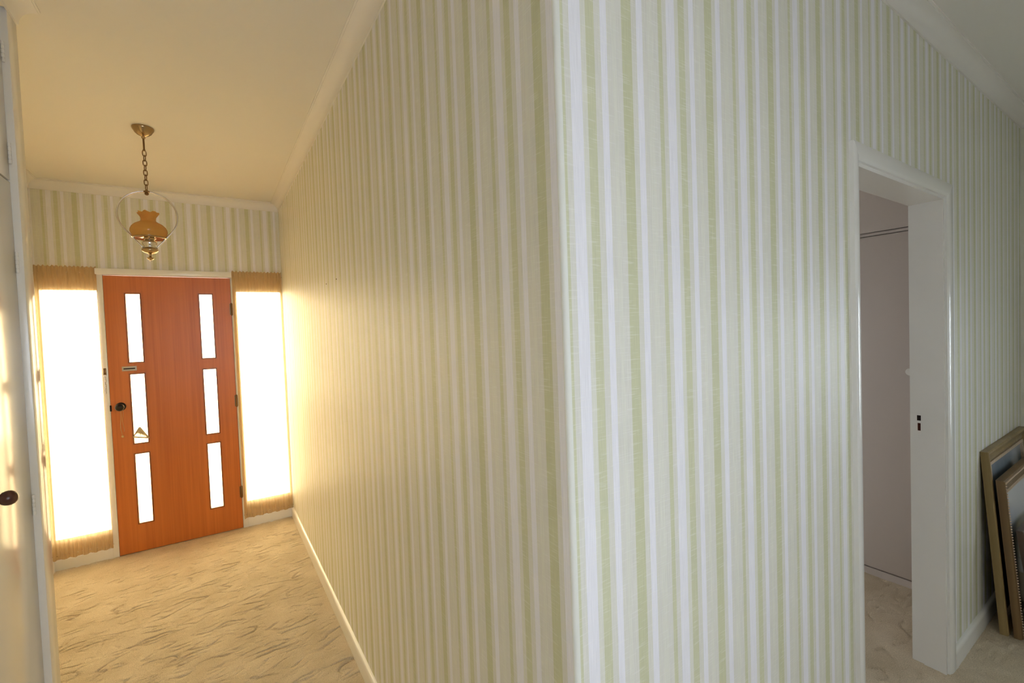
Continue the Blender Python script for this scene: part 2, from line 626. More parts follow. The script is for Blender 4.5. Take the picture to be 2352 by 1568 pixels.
def carpet_mesh():
    verts, faces = [], []
    for (x0, x1, y0, y1, st) in ((XL, 0.05, -0.7, L + 0.03, 0.005), (1.0, XE, -1.0, 0.0, 0.008), (0.9, 2.75, 0.0, 1.4, 0.008)):
        nx, ny = int(round((x1 - x0) / st)), int(round((y1 - y0) / st))
        gx, gy = np.meshgrid(np.linspace(x0, x1, nx + 1), np.linspace(y0, y1, ny + 1))
        gz = pile(gx, gy)
        base = len(verts)
        verts.extend(zip(gx.ravel().tolist(), gy.ravel().tolist(), gz.ravel().tolist()))
        idx = np.arange((nx + 1) * (ny + 1)).reshape(ny + 1, nx + 1) + base
        faces.extend(np.stack([idx[:-1, :-1], idx[:-1, 1:], idx[1:, 1:], idx[1:, :-1]], -1).reshape(-1, 4).tolist())
    base = len(verts)
    zl = -0.018
    verts.extend([(XL - 0.2, YB - 0.2, zl), (XE + 0.2, YB - 0.2, zl), (XE + 0.2, L + 0.04, zl), (XL - 0.2, L + 0.04, zl)])
    faces.append([base, base + 1, base + 2, base + 3])
    # plain carpet where the photograph does not look, level with the pile
    for (x0, x1, y0, y1) in ((-1.14, 1.0, YB, -0.7), (0.05, 1.0, -0.7, 0.0), (1.0, XE, YB, -1.0), (0.05, 0.9, 0.0, L), (0.9, 2.75, 1.4, L)):
        base = len(verts)
        verts.extend([(x0, y0, -0.003), (x1, y0, -0.003), (x1, y1, -0.003), (x0, y1, -0.003)])
        faces.append([base, base + 1, base + 2, base + 3])
    me = bpy.data.meshes.new('floor')
    me.from_pydata(verts, [], faces)
    for p in me.polygons:
        p.use_smooth = True
    me.materials.append(M['carpet'])
    o = bpy.data.objects.new('floor', me)
    COL.objects.link(o)
    return o
tag(carpet_mesh(), 'beige carpet with a carved wavy pile running through hall and rooms', 'carpet', kind='structure')

tag(boxobj('ceiling', (XL - 0.2, XE + 0.2, YB - 0.2, L + 0.15, HC, HC + 0.1), M['plaster']),
    'smooth cream plaster ceiling over the hall and corridor', 'ceiling', kind='structure')
tag(boxobj('ground', (-9, 12, -12, 14, -0.40, -0.16), M['concrete']),
    'pale concrete ground outside the house', 'ground', kind='structure')

# ------------------------------------------------------------------ walls
R = 0.009   # radius of the papered outer corner
bm = slab(bmesh.new(), 'y', R, L, 0, HC, 0, TH)
w = tag(finish('wall_right', bm, [M['paper_right'], M['bedroom']]),
        'corridor wall in green and white striped wallpaper running to the front door', 'wall', kind='structure')
two_sided(w, 0, 0.0)

DX0, DX1, DZ = 1.195, 2.07, 2.04          # bedroom doorway
bm = slab(bmesh.new(), 'x', R, XE + TH, 0, HC, 0, TH, [(DX0, DX1, -0.001, DZ)])
bmesh.ops.delete(bm, geom=[f for f in bm.faces if f.calc_center_median().z < -0.0002], context='FACES')
w = tag(finish('wall_doorway', bm, [M['paper_door'], M['bedroom']]),
        'striped wallpaper wall with an open doorway and leaning frames', 'wall', kind='structure')
two_sided(w, 1, 0.0)

# rounded papered corner between the two walls
bm = bmesh.new()
pts = [(R, R), (0, R)] + [(R - R * cos(a), R - R * sin(a)) for a in [i * pi / 16 for i in range(1, 8)]] + [(R, 0)]
lo = [bm.verts.new((x, y, 0)) for x, y in pts]
hi = [bm.verts.new((x, y, HC)) for x, y in pts]
for i in range(len(pts)):
    j = (i + 1) % len(pts)
    bm.faces.new([lo[i], lo[j], hi[j], hi[i]])
tag(finish('trim_corner', bm, M['paper_bead'], smooth=50), 'pale rounded fold of wallpaper along the outer wall corner', 'trim', kind='structure')

# entry wall above and around the glazed front
W6 = (1.20, 2.00, 1.0, 2.0)            # opening of the added unseen bedroom window
GL = (-1.486, -1.188, 0.205, 1.932)     # sidelight glass, cupboard side
GR = (-0.340, -0.018, 0.205, 1.932)     # sidelight glass, corridor side
bm = slab(bmesh.new(), 'x', XL - 0.11, XE + TH, 0, HC, L, L + 0.11, [(XL, 0.0, -0.001, 2.09), W6])
bmesh.ops.delete(bm, geom=[f for f in bm.faces if f.calc_center_median().z < -0.0002], context='FACES')
w = tag(finish('wall_front', bm, [M['paper_front'], M['bedroom']]),
        'striped wallpaper wall above the timber front door', 'wall', kind='structure')
two_sided(w, 1, L)

bm = slab(bmesh.new(), 'y', YC - 0.11, L, 0, HC, XL - 0.11, XL)
w = tag(finish('wall_left', bm, [M['paper_left'], M['bedroom']]),
        'striped foyer wall behind the cupboard end', 'wall', kind='structure')
two_sided(w, 0, XL)

bm = slab(bmesh.new(), 'y', YB, 0.60, 0, HC, -1.13, -1.022)
w = tag(finish('wall_hall', bm, [M['paper_left'], M['bedroom']]),
        'striped hall wall before the built-in cupboard', 'wall', kind='structure')
two_sided(w, 0, -1.022)

W3 = (-0.93, 0.13, 0.92, 2.18)  # opening of the added hall window, enlarged for more light
bm = slab(bmesh.new(), 'x', -1.13, XE + TH, 0, HC, YB - 0.11, YB, [W3])
w = tag(finish('wall_back', bm, [M['paper_door'], M['bedroom']]),
        'striped hall wall with an added net-curtained window facing the corner', 'wall', kind='structure')
two_sided(w, 1, YB)

W4 = (-1.45, -0.85, 0.70, 1.70)
bm = slab(bmesh.new(), 'y', YB, L, 0, HC, XE, XE + TH, [W4])
w = tag(finish('wall_end', bm, [M['paper_right'], M['bedroom']]),
        'striped end wall that meets the wall with leaning frames', 'wall', kind='structure')
two_sided(w, 0, XE)

# ------------------------------------------------------------------ cornices and baseboards
def cornice_profile():
    d, top, bot = 0.060, HC + 0.004, ZC
    pr = [(-0.002, top), (-0.002, bot), (0.006, bot), (0.006, bot + 0.006)]
    for i in range(1, 9):
        a = i / 9 * pi / 2
        pr.append((0.006 + (d - 0.014) * (1 - cos(a)), bot + 0.006 + (HC - 0.008 - bot - 0.006) * sin(a)))
    pr += [(d - 0.006, HC - 0.008), (d - 0.006, HC - 0.005), (d, HC - 0.005), (d, top)]
    return pr
CP = [(XC, YC), (XC, YB), (XE, YB), (XE, 0.0), (0.0, 0.0), (0.0, L), (XL, L), (XL, YC + 0.001)]
CL = ['cream cove cornice above the built-in cupboard, cut off at its end', 'cream cove cornice above the hall window wall',
      'cream cove cornice above the end wall', 'pale cove cornice above the doorway wall', 'cream cove cornice along the corridor wall',
      'cream cove cornice above the front door', 'cream cove cornice along the foyer wall behind the cupboard']
for i, bm in enumerate(sweep_run(CP, cornice_profile())):
    tag(finish('trim_%d' % (i + 1), bm, M['cornice'], smooth=25), CL[i], 'cornice', kind='structure')

BP = [(-0.003, -0.02), (-0.003, 0.082), (0.006, 0.082), (0.011, 0.079), (0.0145, 0.073), (0.016, 0.064), (0.016, -0.02)]
def base_run(names, path, labels):
    for nme, lab, bm in zip(names, labels, sweep_run(path, BP)):
        tag(finish(nme, bm, M['white'], smooth=40), lab, 'baseboard', kind='structure')
base_run(['baseboard_doorway', 'baseboard_right'], [(1.147, 0.0), (0.0, 0.0), (0.0, L)],
         ['white baseboard between the outer corner and the doorway', 'white baseboard along the striped corridor wall'])
base_run(['baseboard_end', 'baseboard_frames'], [(XE, YB), (XE, 0.0), (2.13, 0.0)],
         ['white baseboard along the end wall', 'white baseboard behind the leaning picture frames'])
base_run(['baseboard_left'], [(XL, L), (XL, YC + 0.001)], ['white baseboard of the foyer wall behind the cupboard'])

# ------------------------------------------------------------------ sidelight windows
def sidelight(name, x0, x1, gl, label):
    r = thing(name, label, 'window', ((x0 + x1) / 2, L, 0), kind='structure')
    cx = (x0 + x1) / 2
    bm = slab(bmesh.new(), 'x', x0 - cx, x1 - cx, 0, 2.09, 0.0, 0.075, [(gl[0] - cx, gl[1] - cx, gl[2], gl[3])])
    finish('window_frame', bm, M['white'], r)
    boxobj('pane', (gl[0] - cx - 0.006, gl[1] - cx + 0.006, 0.050, 0.055, gl[2] - 0.006, gl[3] + 0.006), M['pane'], r)
    bm = bmesh.new()
    for i, (a, z) in enumerate(((0.0, 0.0),)):
        box(bm, x0 - cx, x1 - cx, -0.020, 0.0, -0.02, 0.072, bevel=0.004)
    finish('kick_board', bm, M['white'], r, smooth=40)
    return r
sidelight('window_1', XL, -1.156, GL, 'narrow sidelight window beside the knob edge of the front door')
sidelight('window_2', -0.376, 0.0, GR, 'narrow sidelight window between the hinged door edge and the corridor wall')

# ------------------------------------------------------------------ front door
YD = 3.719
d = thing('door_1', 'orange timber front door with six slim glass panes', 'door', (-0.766, YD, 0), kind='structure')
DXA, DXB = -1.153 + 0.766, -0.379 + 0.766
cols = [(-1.034 + 0.766, -0.952 + 0.766), (-0.590 + 0.766, -0.506 + 0.766)]
rows = [(0.214, 0.729), (0.808, 1.318), (1.408, 1.908)]
holes = [(a, b, z0, z1) for a, b in cols for z0, z1 in rows]
finish('door_leaf', slab(bmesh.new(), 'x', DXA, DXB, 0.004, 2.038, 0.0, 0.040, holes), M['door'], d)
for h in holes:
    p = boxobj('pane', (h[0] - 0.003, h[1] + 0.003, 0.018, 0.023, h[2] - 0.003, h[3] + 0.003), M['amberpane'], d)
    bm = slab(bmesh.new(), 'x', h[0] - 0.007, h[1] + 0.007, h[2] - 0.007, h[3] + 0.007, -0.004, 0.002,
              [(h[0] + 0.001, h[1] - 0.001, h[2] + 0.001, h[3] - 0.001)])
    finish('glazing_bead', bm, M['bead_wood'], d)
# jambs and head
for a, b in ((-1.190, -1.1545), (-0.3775, -0.340)):
    boxobj('door_jamb', (a + 0.766, b + 0.766, -0.002, 0.090, -0.02, 2.044), M['white'], d, bevel=0.003)
boxobj('door_head', (-1.192 + 0.766, -0.366 + 0.766, -0.022, 0.03, 2.044, 2.088), M['white'], d, bevel=0.005)
for a, b, z0_, z1_ in ((-1.170, -1.143, 0.0, 2.044), (-0.390, -0.362, 0.0, 2.044)):
    boxobj('door_stop', (a + 0.766, b + 0.766, 0.0405, 0.056, z0_, z1_), M['white'], d)
boxobj('door_stop', (-1.170 + 0.766, -0.362 + 0.766, 0.0405, 0.056, 2.026, 2.060), M['white'], d)
boxobj('threshold', (-1.170 + 0.766, -0.362 + 0.766, 0.0405, 0.110, -0.03, 0.018), M['bead_wood'], d)
# hinges
for z in (0.300, 1.048, 1.790):
    bm = bmesh.new()
    lathe(bm, [(0.0, -0.052), (0.004, -0.050), (0.0065, -0.046), (0.0065, 0.046), (0.004, 0.050), (0, 0.052)], 12, (DXB + 0.001, -0.006, z))
    box(bm, DXB - 0.012, DXB + 0.010, -0.0025, 0.0, z - 0.045, z + 0.045)
    finish('hinge', bm, M['darkbrass'], d, smooth=40)
# knob
kx, kz = -1.098 + 0.766, 1.089
k = bmesh.new()
lathe(k, [(0.0, 0.062), (0.012, 0.061), (0.022, 0.056), (0.027, 0.047), (0.0265, 0.040), (0.020, 0.032), (0.012, 0.027), (0.010, 0.012), (0.010, 0.0)], 28, (kx, 0, kz), 'y')
kn = finish('door_knob', k, M['bronze'], d, smooth=40)
k = bmesh.new()
lathe(k, [(0.0, 0.007), (0.026, 0.007), (0.030, 0.004), (0.031, 0.0)], 28, (kx, 0, kz), 'y')
finish('knob_rose', k, M['bronze'], kn, smooth=40)
# strike and security chain on the jamb
boxobj('latch_strike', (-1.1575 + 0.766, -1.148 + 0.766, -0.005, 0.004, 1.062, 1.105), M['dark'], d)
ch = boxobj('chain_plate', (-1.180 + 0.766, -1.164 + 0.766, -0.006, -0.002, 1.325, 1.375), M['darkbrass'], d, bevel=0.002)
def link_mesh(name, a, b, r, mat, parent):
    bm = bmesh.new()
    pts = []
    for i in range(16):
        t = 2 * pi * i / 16
        pts.append((a * cos(t), 0, b * sin(t) + (0.35 * b if sin(t) > 0.01 else -0.35 * b if sin(t) < -0.01 else 0)))
    tube(bm, pts, r, 6, True)
    return finish(name, bm, mat, parent, smooth=True)
lk = link_mesh('chain_link', 0.0045, 0.0075, 0.0013, M['steel'], ch)
lk.location = (-1.172 + 0.766, -0.008, 1.318)
for i in range(1, 8):
    copy_part(lk, ch, (-1.172 + 0.766 + 0.001 * i * (i % 3 - 1) * 0.4, -0.008, 1.318 - 0.0165 * i), (0, 0, (i % 2) * pi / 2))
# small label plate
pl = boxobj('name_plate', (-1.078 + 0.766, -0.994 + 0.766, -0.004, 0.0, 1.345, 1.379), M['plate'], d, bevel=0.0015)
boxobj('plate_slot', (-1.069 + 0.766, -1.003 + 0.766, -0.0052, -0.0035, 1.358, 1.366), M['dark'], pl)

# ------------------------------------------------------------------ sheer curtains
def curtain(name, x0, x1, label, seed):
    rr = random.Random(seed)
    cx, w = (x0 + x1) / 2, x1 - x0
    r = thing(name, label, 'curtain', (cx, L - 0.034, 0), group='sheer curtains beside the front door')
    nx, nz = 150, 46
    ph = [rr.uniform(0, 6.28) for _ in range(6)]
    def fold(u, z):
        k = 2 * pi * u * w
        a = 0.0045 * sin(k / 0.021 + ph[0] + 0.8 * sin(z * 1.7 + ph[3])) + 0.0035 * sin(k / 0.034 + ph[1] + 0.6 * sin(z * 2.3)) + 0.002 * sin(k / 0.011 + ph[2])
        pinch = min(1.0, 0.35 + abs(z - 2.055) * 4) * min(1.0, 0.5 + abs(z - 0.105) * 6)
        return a * pinch
    zs = [0.078, 0.085, 0.095, 0.105, 0.115] + [0.115 + (2.035 - 0.115) * i / (nz - 12) for i in range(1, nz - 11)] + [2.045, 2.055, 2.065, 2.08, 2.095]
    bm = bmesh.new()
    G = []
    for z in zs:
        row = []
        for i in range(nx + 1):
            u = i / nx
            zz = z
            if z < 0.09:
                zz += 0.004 * sin(u * 37 + ph[4])
            if z > 2.085:
                zz += 0.004 * sin(u * 90 + ph[5]) + rr.uniform(-0.003, 0.003)
            row.append(bm.verts.new((-w / 2 + w * u, fold(u, z), zz)))
        G.append(row)
    for a, b in zip(G, G[1:]):
        for i in range(nx):
            bm.faces.new([a[i], a[i + 1], b[i + 1], b[i]])
    finish('fabric', bm, M['sheer'], r, smooth=True)
    for nm, z in (('curtain_wire', 2.055), ('hem_wire', 0.105)):
        bm = bmesh.new()
        tube(bm, [(-w / 2 - 0.004, 0.004, z), (w / 2 + 0.004, 0.004, z)], 0.0022, 8)
        finish(nm, bm, M['steel'], r, smooth=True)
    return r
curtain('sheer_curtain', -1.500, -1.184, 'gathered cream sheer curtain on the knob side of the front door', 3)
curtain('sheer_curtain', -0.366, -0.006, 'gathered cream sheer curtain between front door hinges and the corridor wall', 5)

# ------------------------------------------------------------------ cord on the knob, straw ornament on the glass
bm = bmesh.new()
pts = []
for i in range(15):
    t = i / 14
    pts.append((0.004 * sin(t * 7), -0.012 + 0.006 * t, -0.20 * t))
tube(bm, pts, 0.0016, 6)
pts = [(0.012 + 0.003 * sin(i * 0.7), -0.010 + 0.004 * i / 12, -0.175 * i / 12) for i in range(13)]
tube(bm, pts, 0.0013, 6)
tube(bm, [(0.0, -0.012, 0.0), (0.006, -0.014, 0.004), (0.012, -0.010, 0.0)], 0.0015, 6)
kc = thing('key_cord', 'thin pale cord hanging from the dark front door knob', 'cord', (-1.100, YD - 0.003, 1.082))
finish('cord', bm, M['cord'], kc, smooth=True)
bm = bmesh.new()
lathe(bm, [(0.0, 0.006), (0.006, 0.004), (0.0085, -0.003), (0.006, -0.010), (0.0, -0.012)], 12, (0.004, -0.006, -0.207))
finish('cord_toggle', bm, M['cord'], kc, smooth=True)

orn = thing('straw_ornament', 'small triangular straw ornament on a middle pane of the front door', 'ornament', (-0.994, YD - 0.004, 0.838))
bm = bmesh.new()
A, B, T = Vector((-0.043, 0, 0.020)), Vector((0.046, 0, 0.0)), Vector((-0.004, 0, 0.088))
for a, b, rr in ((A, T, 0.0045), (T, B, 0.0045), (A, B, 0.005)):
    tube(bm, [a, (a + b) / 2 + Vector((0, -0.004, 0)), b], rr, 8)
finish('plaited_edge', bm, M['straw'], orn, smooth=True)
bm = bmesh.new()
for i in range(11):
    f = 0.1 + 0.8 * i / 10
    p = A.lerp(B, f)
    tube(bm, [T + Vector((0, 0, -0.004)), p + Vector((0, -0.001, 0))], 0.0022, 6)
finish('straw_fan', bm, M['straw'], orn, smooth=True)

# ------------------------------------------------------------------ pendant lamp
lamp = thing('pendant_lamp', 'brass pendant lamp with amber glass shade in a round hoop', 'lamp', (-0.768, 2.455, HC))
q = 0.976
def Z(z):   # measured heights to local
    return 1.559 + (z - 1.559) * q - HC
bm = bmesh.new()
lathe(bm, [(0.0, 0.001), (0.047, 0.001), (0.0485, -0.004), (0.047, -0.010), (0.044, -0.015), (0.041, -0.019), (0.036, -0.028), (0.026, -0.037), (0.014, -0.043), (0.009, -0.046), (0.009, -0.053), (0.006, -0.057), (0, -0.057)], 40)
can = finish('ceiling_rose', bm, M['brass'], lamp, smooth=35)
bm = bmesh.new()
zr = Z(2.584)
lathe(bm, [(0.0, -0.055), (0.0042, -0.056), (0.0042, zr + 0.004), (0.006, zr + 0.002), (0.006, zr - 0.004), (0, zr - 0.006)], 14)
finish('stem', bm, M['darkbrass'], lamp, smooth=35)
z0, z1 = zr - 0.004, Z(2.372)
nl = 8
step = (z0 - z1) / nl
lk = link_mesh('chain_link', 0.0085, step * 0.46, 0.0022, M['darkbrass'], lamp)
lk.location = (0, 0, z0 - step * 0.5)
lk.rotation_euler = (0, 0, 0.5)
for i in range(1, nl):
    copy_part(lk, lamp, (0, 0, z0 - step * (i + 0.5)), (0, 0, 0.5 + (i % 2) * pi / 2))
zt = Z(2.363)
bm = bmesh.new()
lathe(bm, [(0.0, zt + 0.012), (0.005, zt + 0.010), (0.008, zt + 0.004), (0.014, zt + 0.002), (0.014, zt - 0.004), (0.008, zt - 0.007), (0.010, zt - 0.013), (0.005, zt - 0.019), (0, zt - 0.020)], 20)
finish('hoop_cap', bm, M['darkbrass'], lamp, smooth=35)
# hoop: round above, straight sides drawn in to the burner
hr = 0.126
hc = zt - hr
pts = []
a0 = radians(-38)
ztail = Z(2.058)
P0 = Vector((hr * cos(a0), hc + hr * sin(a0)))
for i in range(8):
    t = i / 8
    pts.append((0.026 + (P0.x - 0.026) * t, 0, ztail + (P0.y - ztail) * t))
for i in range(49):
    a = a0 + (pi - 2 * a0) * i / 48
    pts.append((hr * cos(a), 0, hc + hr * sin(a)))
for i in range(1, 9):
    t = i / 8
    pts.append((-(P0.x + (0.026 - P0.x) * t), 0, P0.y + (ztail - P0.y) * t))
bm = bmesh.new()
tube(bm, pts, 0.0046, 10)
finish('hoop', bm, M['steel'], lamp, smooth=True)
# amber shade
sh = [(0.0445, 2.250), (0.0400, 2.240), (0.0335, 2.226), (0.0315, 2.212), (0.0335, 2.203), (0.045, 2.196), (0.060, 2.187), (0.072, 2.174), (0.0785, 2.160), (0.080, 2.149), (0.077, 2.137), (0.072, 2.127), (0.0705, 2.116)]
inner = [(r_ - 0.003, z_) for r_, z_ in reversed(sh)]
def ruf(k, a, r_, h_):
    top = max(0.0, (h_ - Z(2.222)) / (Z(2.250) - Z(2.222)))
    return r_ * (1 + 0.10 * top * sin(a * 7)), h_ + 0.005 * top * cos(a * 7)
bm = bmesh.new()
lathe(bm, [(r_, Z(z_)) for r_, z_ in sh + inner], 56, ruffle=ruf)
finish('shade', bm, M['amber'], lamp, smooth=60)
bm = bmesh.new()
lathe(bm, [(0.0, Z(2.128)), (0.030, Z(2.126)), (0.052, Z(2.122)), (0.0735, Z(2.117)), (0.0745, Z(2.113)), (0.071, Z(2.110)), (0.045, Z(2.114)), (0.028, Z(2.112)), (0.024, Z(2.106)), (0, Z(2.106))], 40)
finish('shade_holder', bm, M['brass'], lamp, smooth=40)
bm = bmesh.new()
lathe(bm, [(0.0, Z(2.108)), (0.020, Z(2.108)), (0.021, Z(2.102)), (0.030, Z(2.096)), (0.0325, Z(2.088)), (0.031, Z(2.078)), (0.026, Z(2.072)), (0.025, Z(2.064)), (0.027, Z(2.060)), (0.0, Z(2.060))], 32)
finish('oil_font', bm, M['steel'], lamp, smooth=40)
bm = bmesh.new()
lathe(bm, [(0.0, Z(2.062)), (0.026, Z(2.061)), (0.034, Z(2.056)), (0.0365, Z(2.050)), (0.035, Z(2.044)), (0.027, Z(2.036)), (0.014, Z(2.030)), (0.006, Z(2.027)), (0, Z(2.026))], 36)
finish('cup', bm, M['brass'], lamp, smooth=40)
bm = bmesh.new()
lathe(bm, [(0.0, Z(2.030)), (0.0055, Z(2.029)), (0.0050, Z(2.016)), (0.008, Z(2.012)), (0.0145, Z(2.008)), (0.0155, Z(2.004)), (0.012, Z(1.999)), (0.005, Z(1.996)), (0.0045, Z(1.992)), (0, Z(1.990))], 24)
finish('finial', bm, M['brass'], lamp, smooth=40)

# ------------------------------------------------------------------ built-in cupboard
cup = thing('linen_cupboard', 'built-in cream gloss cupboard with small hinges and a brown knob', 'cupboard', (-1.022, 1.05, 0))
xf = 0.0     # local door face plane
def cy(y):
    return y - 1.05
bm = bmesh.new()
box(bm, -0.59, -0.032, cy(0.60), cy(YC), -0.02, HC + 0.005)
finish('carcass', bm, M['cupboard'], cup)
boxobj('end_post', (-0.032, XC + 1.022, cy(1.466), cy(YC), -0.02, ZC + 0.010), M['cupboard'], cup, bevel=0.0025)
boxobj('end_post', (-0.032, XC + 1.022, cy(0.60), cy(0.655), -0.02, ZC + 0.010), M['cupboard'], cup, bevel=0.0025)
boxobj('head_rail', (-0.032, -0.004, cy(0.655), cy(1.466), 2.575, ZC + 0.010), M['cupboard'], cup)
boxobj('plinth', (-0.032, -0.010, cy(0.655), cy(1.466), -0.02, 0.075), M['cupboard'], cup)
def cup_door(y0, y1, z0, z1, hinge_y, hinge_z, knob):
    dr = boxobj('door', (-0.020, xf, cy(y0), cy(y1), z0, z1), M['cupboard'], cup, bevel=0.002)
    for hz in hinge_z:
        bm = bmesh.new()
        n = 5
        hl = 0.066
        sgn = 1 if hinge_y > 1.06 else -1
        for i in range(n):
            a = hz - hl / 2 + hl * i / n
            lathe(bm, [(0.0, a + 0.0004), (0.0038, a + 0.0005), (0.0042, a + 0.0015), (0.0042, a + hl / n - 0.0015), (0.0038, a + hl / n - 0.0005), (0.0, a + hl / n - 0.0004)], 12,
                  (xf + 0.0040, cy(hinge_y), 0))
        lathe(bm, [(0.0, hz - hl / 2 - 0.0004), (0.0028, hz - hl / 2), (0.0028, hz + hl / 2), (0.0, hz + hl / 2 + 0.0004)], 10, (xf + 0.0040, cy(hinge_y), 0))
        finish('hinge', bm, M['cupboard'], dr, smooth=40)
    if knob:
        ky, kz = knob
        bm = bmesh.new()
        lathe(bm, [(0.0, 0.0), (0.0105, 0.001), (0.0105, 0.018), (0.0135, 0.0195), (0.0165, 0.0225), (0.0190, 0.028), (0.0198, 0.034), (0.0190, 0.040), (0.0160, 0.046), (0.0105, 0.0505), (0.005, 0.0525), (0, 0.053)], 32, (xf, cy(ky), kz), 'x')
        kb = finish('knob', bm, M['brown'], dr, smooth=True)
        bm = bmesh.new()
        lathe(bm, [(0.0, 0.0), (0.021, 0.0005), (0.0215, 0.002), (0.019, 0.004), (0.012, 0.005), (0.012, 0.017), (0.0105, 0.018), (0, 0.018)], 28, (xf, cy(ky), kz), 'x')
        finish('knob_collar', bm, M['chrome'], kb, smooth=40)
        boxobj('escutcheon', (xf - 0.0005, xf + 0.0015, cy(ky) - 0.014, cy(ky) + 0.014, kz - 0.035, kz + 0.045), M['brown'], kb, bevel=0.0006)
    return dr
KY, KZ = 1.150, 1.153
cup_door(1.066, 1.4645, 0.080, 2.074, 1.4615, (1.045, 1.822), (KY, KZ))
cup_door(1.066, 1.4645, 2.080, 2.572, 1.4615, (2.165, 2.480), None)
cup_door(0.657, 1.062, 0.080, 2.074, 0.660, (1.045, 1.822), (0.975, KZ))
cup_door(0.657, 1.062, 2.080, 2.572, 0.660, (2.165, 2.480), None)

# ------------------------------------------------------------------ bedroom doorway: casing, jambs, lock plate
dw = thing('door_2', 'open doorway with white casing and bare lock plate, leading to the wardrobe', 'doorway', ((DX0 + DX1) / 2, 0, 0), kind='structure')
mx_ = (DX0 + DX1) / 2
def casing(name, x0, x1, z0, z1):
    bm = bmesh.new()
    box(bm, x0 - mx_, x1 - mx_, -0.014, 0.001, z0, z1)
    return bm
cw0, cw1, ctop = 0.048, 0.062, 2.093
# three mitred casing boards with a rounded inner edge
def casing_board(path_in, path_out, name):
    """path_in/path_out: inner and outer edge (x,z) end points"""
    bm = bmesh.new()
    prof = [(0.0, 0.0), (0.0, -0.004), (0.006, -0.008), (0.14, -0.0105), (0.24, -0.013), (0.9, -0.015), (1.0, -0.013), (1.0, 0.0)]
    ends = []
    for (i, o) in zip(path_in, path_out):
        ends.append([bm.verts.new((i[0] + (o[0] - i[0]) * t - mx_, y, i[1] + (o[1] - i[1]) * t)) for t, y in prof])
    a, b = ends
    k = len(prof)
    for j in range(k):
        bm.faces.new([a[j], a[(j + 1) % k], b[(j + 1) % k], b[j]])
    bm.faces.new(a)
    bm.faces.new(list(reversed(b)))
    return finish(name, bm, M['white'], dw, smooth=30)
casing_board([(DX0, -0.02), (DX0, DZ)], [(DX0 - cw0, -0.02), (DX0 - cw0, ctop)], 'casing')
casing_board([(DX0, DZ), (DX1, DZ)], [(DX0 - cw0, ctop), (DX1 + cw1, ctop)], 'casing')
casing_board([(DX1, DZ), (DX1, -0.02)], [(DX1 + cw1, ctop), (DX1 + cw1, -0.02)], 'casing')
boxobj('jamb', (DX0 - mx_ - 0.004, DX0 - mx_ + 0.012, 0.0, TH + 0.004, -0.02, DZ - 0.012), M['white'], dw)
boxobj('jamb', (DX1 - mx_ - 0.012, DX1 - mx_ + 0.004, 0.0, 0.074, -0.02, DZ - 0.012), M['white'], dw)
jr = boxobj('jamb', (DX1 - mx_ - 0.006, DX1 - mx_ + 0.004, 0.0745, TH + 0.006, -0.02, DZ - 0.012), M['white'], dw)
boxobj('jamb_head', (DX0 - mx_ - 0.004, DX1 - mx_ + 0.004, 0.0, TH + 0.004, DZ - 0.012, DZ + 0.002), M['white'], dw)
boxobj('lock_plate', (DX1 - mx_ - 0.0072, DX1 - mx_ - 0.0055, 0.078, 0.112, 1.030, 1.120), M['white'], jr)
boxobj('latch_recess', (DX1 - mx_ - 0.0078, DX1 - mx_ - 0.0060, 0.0790, 0.0920, 1.087, 1.110), M['dark'], jr)
boxobj('bolt_recess', (DX1 - mx_ - 0.0078, DX1 - mx_ - 0.0060, 0.0800, 0.0900, 1.043, 1.076), M['rust'], jr)

# ------------------------------------------------------------------ built-in wardrobe in the bedroom
wd = thing('built_in_wardrobe', 'plain built-in wardrobe seen through the open doorway', 'wardrobe', (2.721, 1.0, 0))
boxobj('carcass', (0.020, 0.60, -0.885, 1.4, -0.02, HC), M['wardrobe'], wd)
boxobj('plinth', (0.004, 0.02, -0.885, 1.4, -0.02, 0.041), M['wardrobe'], wd)
ys = [-0.880, -0.305, 0.27, 0.845, 1.395]
for a, b in zip(ys, ys[1:]):
    dr = boxobj('door', (0.0, 0.018, a + 0.002, b - 0.002, 0.050, 2.012), M['wardrobe'], wd, bevel=0.0015)
    boxobj('upper_door', (0.0, 0.018, a + 0.002, b - 0.002, 2.038, HC - 0.02), M['wardrobe'], wd, bevel=0.0015)
    if a < -0.8:
        bm = bmesh.new()
        lathe(bm, [(0.0, 0.0), (0.012, -0.001), (0.012, -0.012), (0.020, -0.020), (0.020, -0.027), (0.0, -0.030)], 20, (0.0, -0.708, 1.235), 'x')
        finish('knob', bm, M['white'], dr, smooth=40)
boxobj('shelf_rail', (0.001, 0.02, -0.885, 1.4, 2.018, 2.032), M['wardrobe'], wd)

